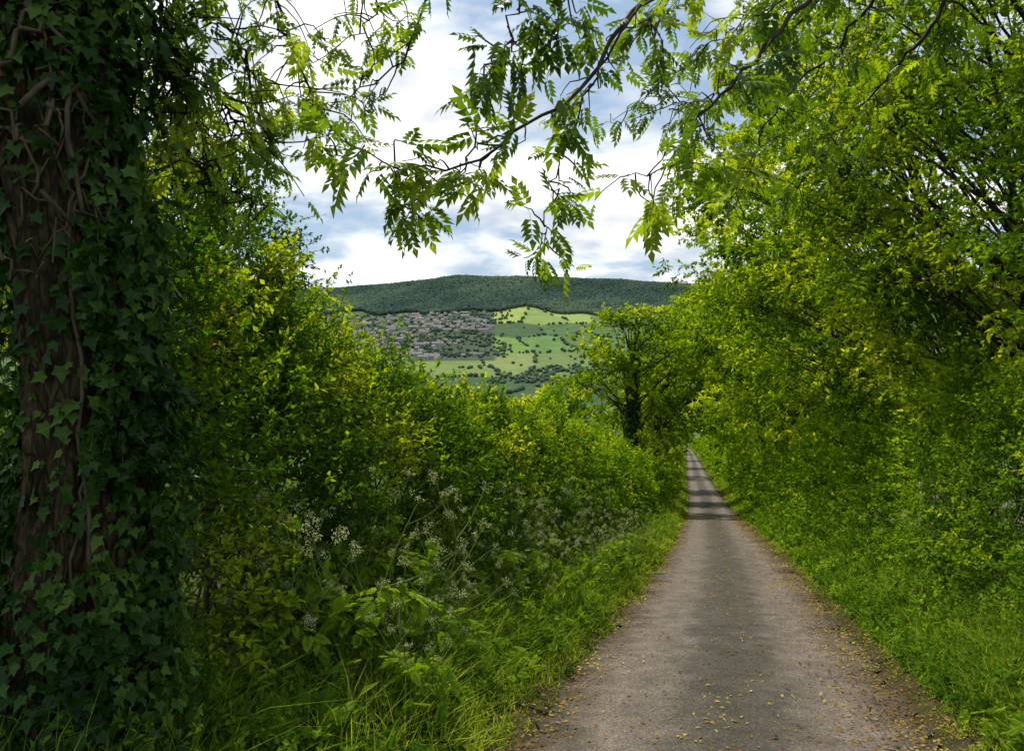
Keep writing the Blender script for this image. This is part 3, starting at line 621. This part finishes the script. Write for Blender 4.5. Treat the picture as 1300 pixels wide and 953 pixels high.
# ---------------------------------------------------------------- cow parsley
NS[0]=1.
variants=[]
for v in range(6):
    st=MB(); H=rng.uniform(.85,1.15)
    p=limb(np.zeros(3),np.array([.15*rng.normal(),.15*rng.normal(),H]),10,.06); tube(st,p,np.linspace(.0055,.003,10),6)
    heads=[(p[-1],np.array([0,0,1.]))]
    for j in range(rng.integers(4,7)):
        i=rng.integers(4,9); q=p[i]; a=rng.uniform(0,6.28); l=rng.uniform(.18,.42); e=q+np.array([math.cos(a)*l*.75,math.sin(a)*l*.75,l*.7])
        lp=fit([q,(q+e)/2+np.array([math.cos(a),math.sin(a),-.3])*.03,e],6); tube(st,lp,np.linspace(.0034,.0018,6),5); heads.append((e,nrm(e-q)))
    for c,d_ in heads:
        nr_=10; dr=nrm(d_[None]+.85*rv(nr_)); e=c+dr*rng.uniform(.025,.055,(nr_,1)); twigs(st,np.repeat(c[None],nr_,0),(c+e)/2,e,.0010)
        m_=6; pt=(e[:,None]+rng.normal(size=(nr_,m_,3))*.007).reshape(-1,3); put(st,KITE,pt,rv(len(pt)),np.array([0,0,1.])+.5*rv(len(pt)),.009,rng.random(len(pt)),1)
    k=8; q=p[rng.integers(1,6,k)]; dr=rv(k); dr[:,2]=np.abs(dr[:,2])*.4
    sprigs(st,q,dr,.25,8,.11,ash(KITE,6,.3),.3,.8,1.2,st,.002,0,None,2)
    variants.append(st.mesh('cow_parsley',[STM,UMB,NET]))
spots=[]
for i in range(135): spots.append((4.6+14*rng.random()**1.1,-rng.uniform(1.75,3.2)))
for i in range(10): spots.append((5+12*rng.random(),rng.uniform(2.2,3.0)))
for i,(d,of) in enumerate(spots):
    x=float(CX(d)+of); e_=top('cow_parsley','slender cow parsley with fading cream umbels on the grassy verge','wildflower',loc=(x,d,gz(x,d)),mesh=variants[i%6],group='cow parsley along the verge')
    s=rng.uniform(.7,1.1) if abs(of)<2.3 else rng.uniform(.85,1.45); e_.scale=(s,s,s); e_.rotation_euler=(rng.normal()*.18,rng.normal()*.18+.12,rng.uniform(0,6.28))
FR=ash(KITE,14,.16)
mbf=MB(); k=9; a=np.arange(k)*2*np.pi/k+rng.normal(size=k)*.2
u=np.stack([np.cos(a)*.75,np.sin(a)*.75,.7+0*a],1); put(mbf,FR,np.zeros((k,3)),u,np.array([0,0,1.])+0*u,rng.uniform(.3,.5,k),rng.random(k))
fm_=mbf.mesh('fern',[NET])
for x,y in ((-1.55,4.5),(-1.25,4.9),(-1.8,5.3),(-1.1,4.2),(-1.5,5.9)):
    o=top('fern','green fern fronds arching out of the verge','fern',loc=(x,y,gz(x,y)+.15),mesh=fm_,group='ferns on the verge'); o.rotation_euler=(0,0,rng.uniform(0,6)); s=rng.uniform(.8,1.1); o.scale=(s,s,s)
mbd=MB(); k=9; a=np.arange(k)*2.4; u=np.stack([np.cos(a)*.6,np.sin(a)*.6,.85+0*a],1); put(mbd,LEAF,np.zeros((k,3)),u,np.array([0,0,1.])+.2*rv(k),rng.uniform(.10,.19,k),.3+.4*rng.random(k))
dk=mbd.mesh('dock_plant',[NET])
for d,of in ((6.2,2.0),(5.8,2.3),(7.5,1.9),(9,2.0),(8.6,-1.7),(10.5,-1.7),(12,1.9)):
    x=float(CX(d)+of); o=top('dock_plant','broad-leaved dock plant on the grassy verge','plant',loc=(x,d,gz(x,d)+.05),mesh=dk,group='dock plants'); o.rotation_euler=(0,0,rng.uniform(0,6))
mb=MB(); x0=float(CX(7.2)+1.35); tube(mb,fit([(x0,7.2,gz(x0,7.2)+.03),(x0+.12,7.1,gz(x0+.12,7.1)+.06),(x0+.35,7.25,gz(x0+.35,7.25)+.05)],10),np.linspace(.01,.004,10),6)
top('fallen_twig','bare dead twig lying at the lane edge','twig',mesh=mb.mesh('fallen_twig',[TWG]))

# ---------------------------------------------------------------- distant woods, village
bpy.ops.mesh.primitive_ico_sphere_add(subdivisions=2,radius=1); ico=bpy.context.object
iv_=np.array([v.co[:] for v in ico.data.vertices]); it=np.array([list(p.vertices) for p in ico.data.polygons]); bpy.data.objects.remove(ico)
it4=np.concatenate([it,it[:,2:3]],1)
def blobs(mb,x,y,r,hh,r_):
    n=len(x); z=ground(x,y); c=np.stack([x,y,z+hh*.5],1); nv=len(iv_)
    S=np.stack([r,r,hh*.5],1); V=c[:,None]+iv_[None]*S[:,None]*(1+.18*rng.normal(size=(n,nv,1)))
    Q=(np.arange(n)*nv)[:,None,None]+it4[None]; mb.add(V.reshape(-1,3),Q.reshape(-1,4),np.clip(np.repeat(r_,len(it))+.1*rng.normal(size=n*len(it)),0,1),0,True)
mb=MB(); n=30000; y=rng.uniform(2700,3420,n); x=rng.uniform(-.34,.3,n)*y
k=(y>forest_edge(x)); x,y=x[k],y[k]; n=len(x)
cs=.5+.4*wob(x,y,.006)+.25*wob(x,y,.02)
blobs(mb,x,y,rng.uniform(4.5,7.5,n),rng.uniform(10,15,n),np.clip(cs*.85+.2*rng.random(n),0,1))
top('woodland','dense broadleaf wood covering the ridge across the valley','woodland',mesh=mb.mesh('woodland',[FAR]),kind='stuff')
n=90000; y=rng.uniform(700,2760,n); x=rng.uniform(-.34,.42,n)*y; fi,fd=fields(x,y)
pxx=650+F*x/y; town=(pxx<632+20*np.sin(y*.01))&(y>1950)&(y<2720)
valley=(y>1400)&(y<1780)
k=((fd<4.5)&(rng.random(n)<.4))|(town&(rng.random(n)<.11))|(valley&(rng.random(n)<.11)&(wob(x,y,.01)>-.1))|(rng.random(n)<.0015); k&=y<forest_edge(x)
x,y=x[k],y[k]; n=len(x); mb=MB(); s=rng.uniform(.35,.8,n); blobs(mb,x,y,7*s,10*s,.45+.5*rng.random(n))  # tones kept to the lighter half to paint haze over the valley trees
top('hedgerow_trees','distant hedgerow and garden trees between the valley fields','trees',mesh=mb.mesh('hedgerow_trees',[FAR]),kind='stuff')
WALLM=flat('honey_stone',(.34,.30,.25),.2,.3); WALL2=flat('pale_render',(.5,.48,.45),.1,.3); ROOF=flat('slate_roof',(.17,.175,.195),.2,.4); ROOF2=flat('tile_roof',(.24,.16,.135),.2,.4); WIN=flat('window_glass',(.11,.12,.13),.1,1,.2)  # wall and roof contrast softened, so distance haze sits in the colours
def house(w_,d_,h_,rh,wm,rm,ch):
    mb=MB(); a,b=w_/2,d_/2
    v=[(-a,-b,-4),(a,-b,-4),(a,b,-4),(-a,b,-4),(-a,-b,h_),(a,-b,h_),(a,b,h_),(-a,b,h_),(-a,0,h_+rh),(a,0,h_+rh)]
    mb.add(v,[(0,1,5,4),(1,2,6,5),(2,3,7,6),(3,0,4,7),(4,8,7,7),(5,6,9,9)])
    e=.4; v=[(-a-e,-b-e,h_-.25),(a+e,-b-e,h_-.25),(a+e,0,h_+rh+.15),(-a-e,0,h_+rh+.15),(a+e,b+e,h_-.25),(-a-e,b+e,h_-.25)]
    mb.add(v,[(0,1,2,3),(3,2,4,5)],None,1)
    for cx_ in ch:
        x0,x1=cx_-.6,cx_+.6; v=[(x0,-.5,h_+rh-1.),(x1,-.5,h_+rh-1.),(x1,.5,h_+rh-1.),(x0,.5,h_+rh-1.),(x0,-.5,h_+rh+1.8),(x1,-.5,h_+rh+1.8),(x1,.5,h_+rh+1.8),(x0,.5,h_+rh+1.8)]
        mb.add(v,[(0,1,5,4),(1,2,6,5),(2,3,7,6),(3,0,4,7),(4,5,6,7)])
    nw=max(2,int(w_/4))
    for i in range(nw):
        for zz in (1,h_/2+.6):
            x0=-a+(i+.28)*w_/nw; x1=x0+w_/nw*.4; mb.add([(x0,-b-.05,zz),(x1,-b-.05,zz),(x1,-b-.05,zz+1.6),(x0,-b-.05,zz+1.6)],[(0,1,2,3)],None,2)
    return mb.mesh('house',[wm,rm,WIN])
hm=[house(10,8,5.0,2.8,WALLM,ROOF,(-4.,4.)),house(9,8,4.8,2.8,WALL2,ROOF2,(3.5,)),house(26,9,5.4,3.,WALLM,ROOF,(-12,-6,0,6,12)),house(13,9,5.,3.,WALLM,ROOF2,(0,))]
lab=['stone house with slate roof on the valley slope','pale rendered house with tiled roof on the valley slope','long terrace of stone houses with slate roofs','detached stone house with brown tiled roof']
placed=[]
tries=0
while len(placed)<270 and tries<14000:
    tries+=1
    row=rng.integers(0,14); y=1960+row*55+rng.normal()*14; px=rng.uniform(400,622)
    if px>560 and y<2350 and rng.random()<.85: continue
    x=(px-650)/F*y; y+=14*math.sin(x*.012)
    if wob(x,y,.013)<-.25 and rng.random()<.85: continue
    if any(abs(x-a)<14+8*(t==2) and abs(y-b)<15 for a,b,t in placed): continue
    t=int(rng.choice(4,p=[.38,.24,.2,.18])); placed.append((x,y,t))
    o=top('house',lab[t],'house',loc=(x,y,gz(x,y)),mesh=hm[t],group='houses of the village across the valley'); o.rotation_euler=(0,0,.3*math.cos(x*.012)+rng.normal()*.3); s=rng.uniform(.9,1.25); o.scale=(s,s,s)
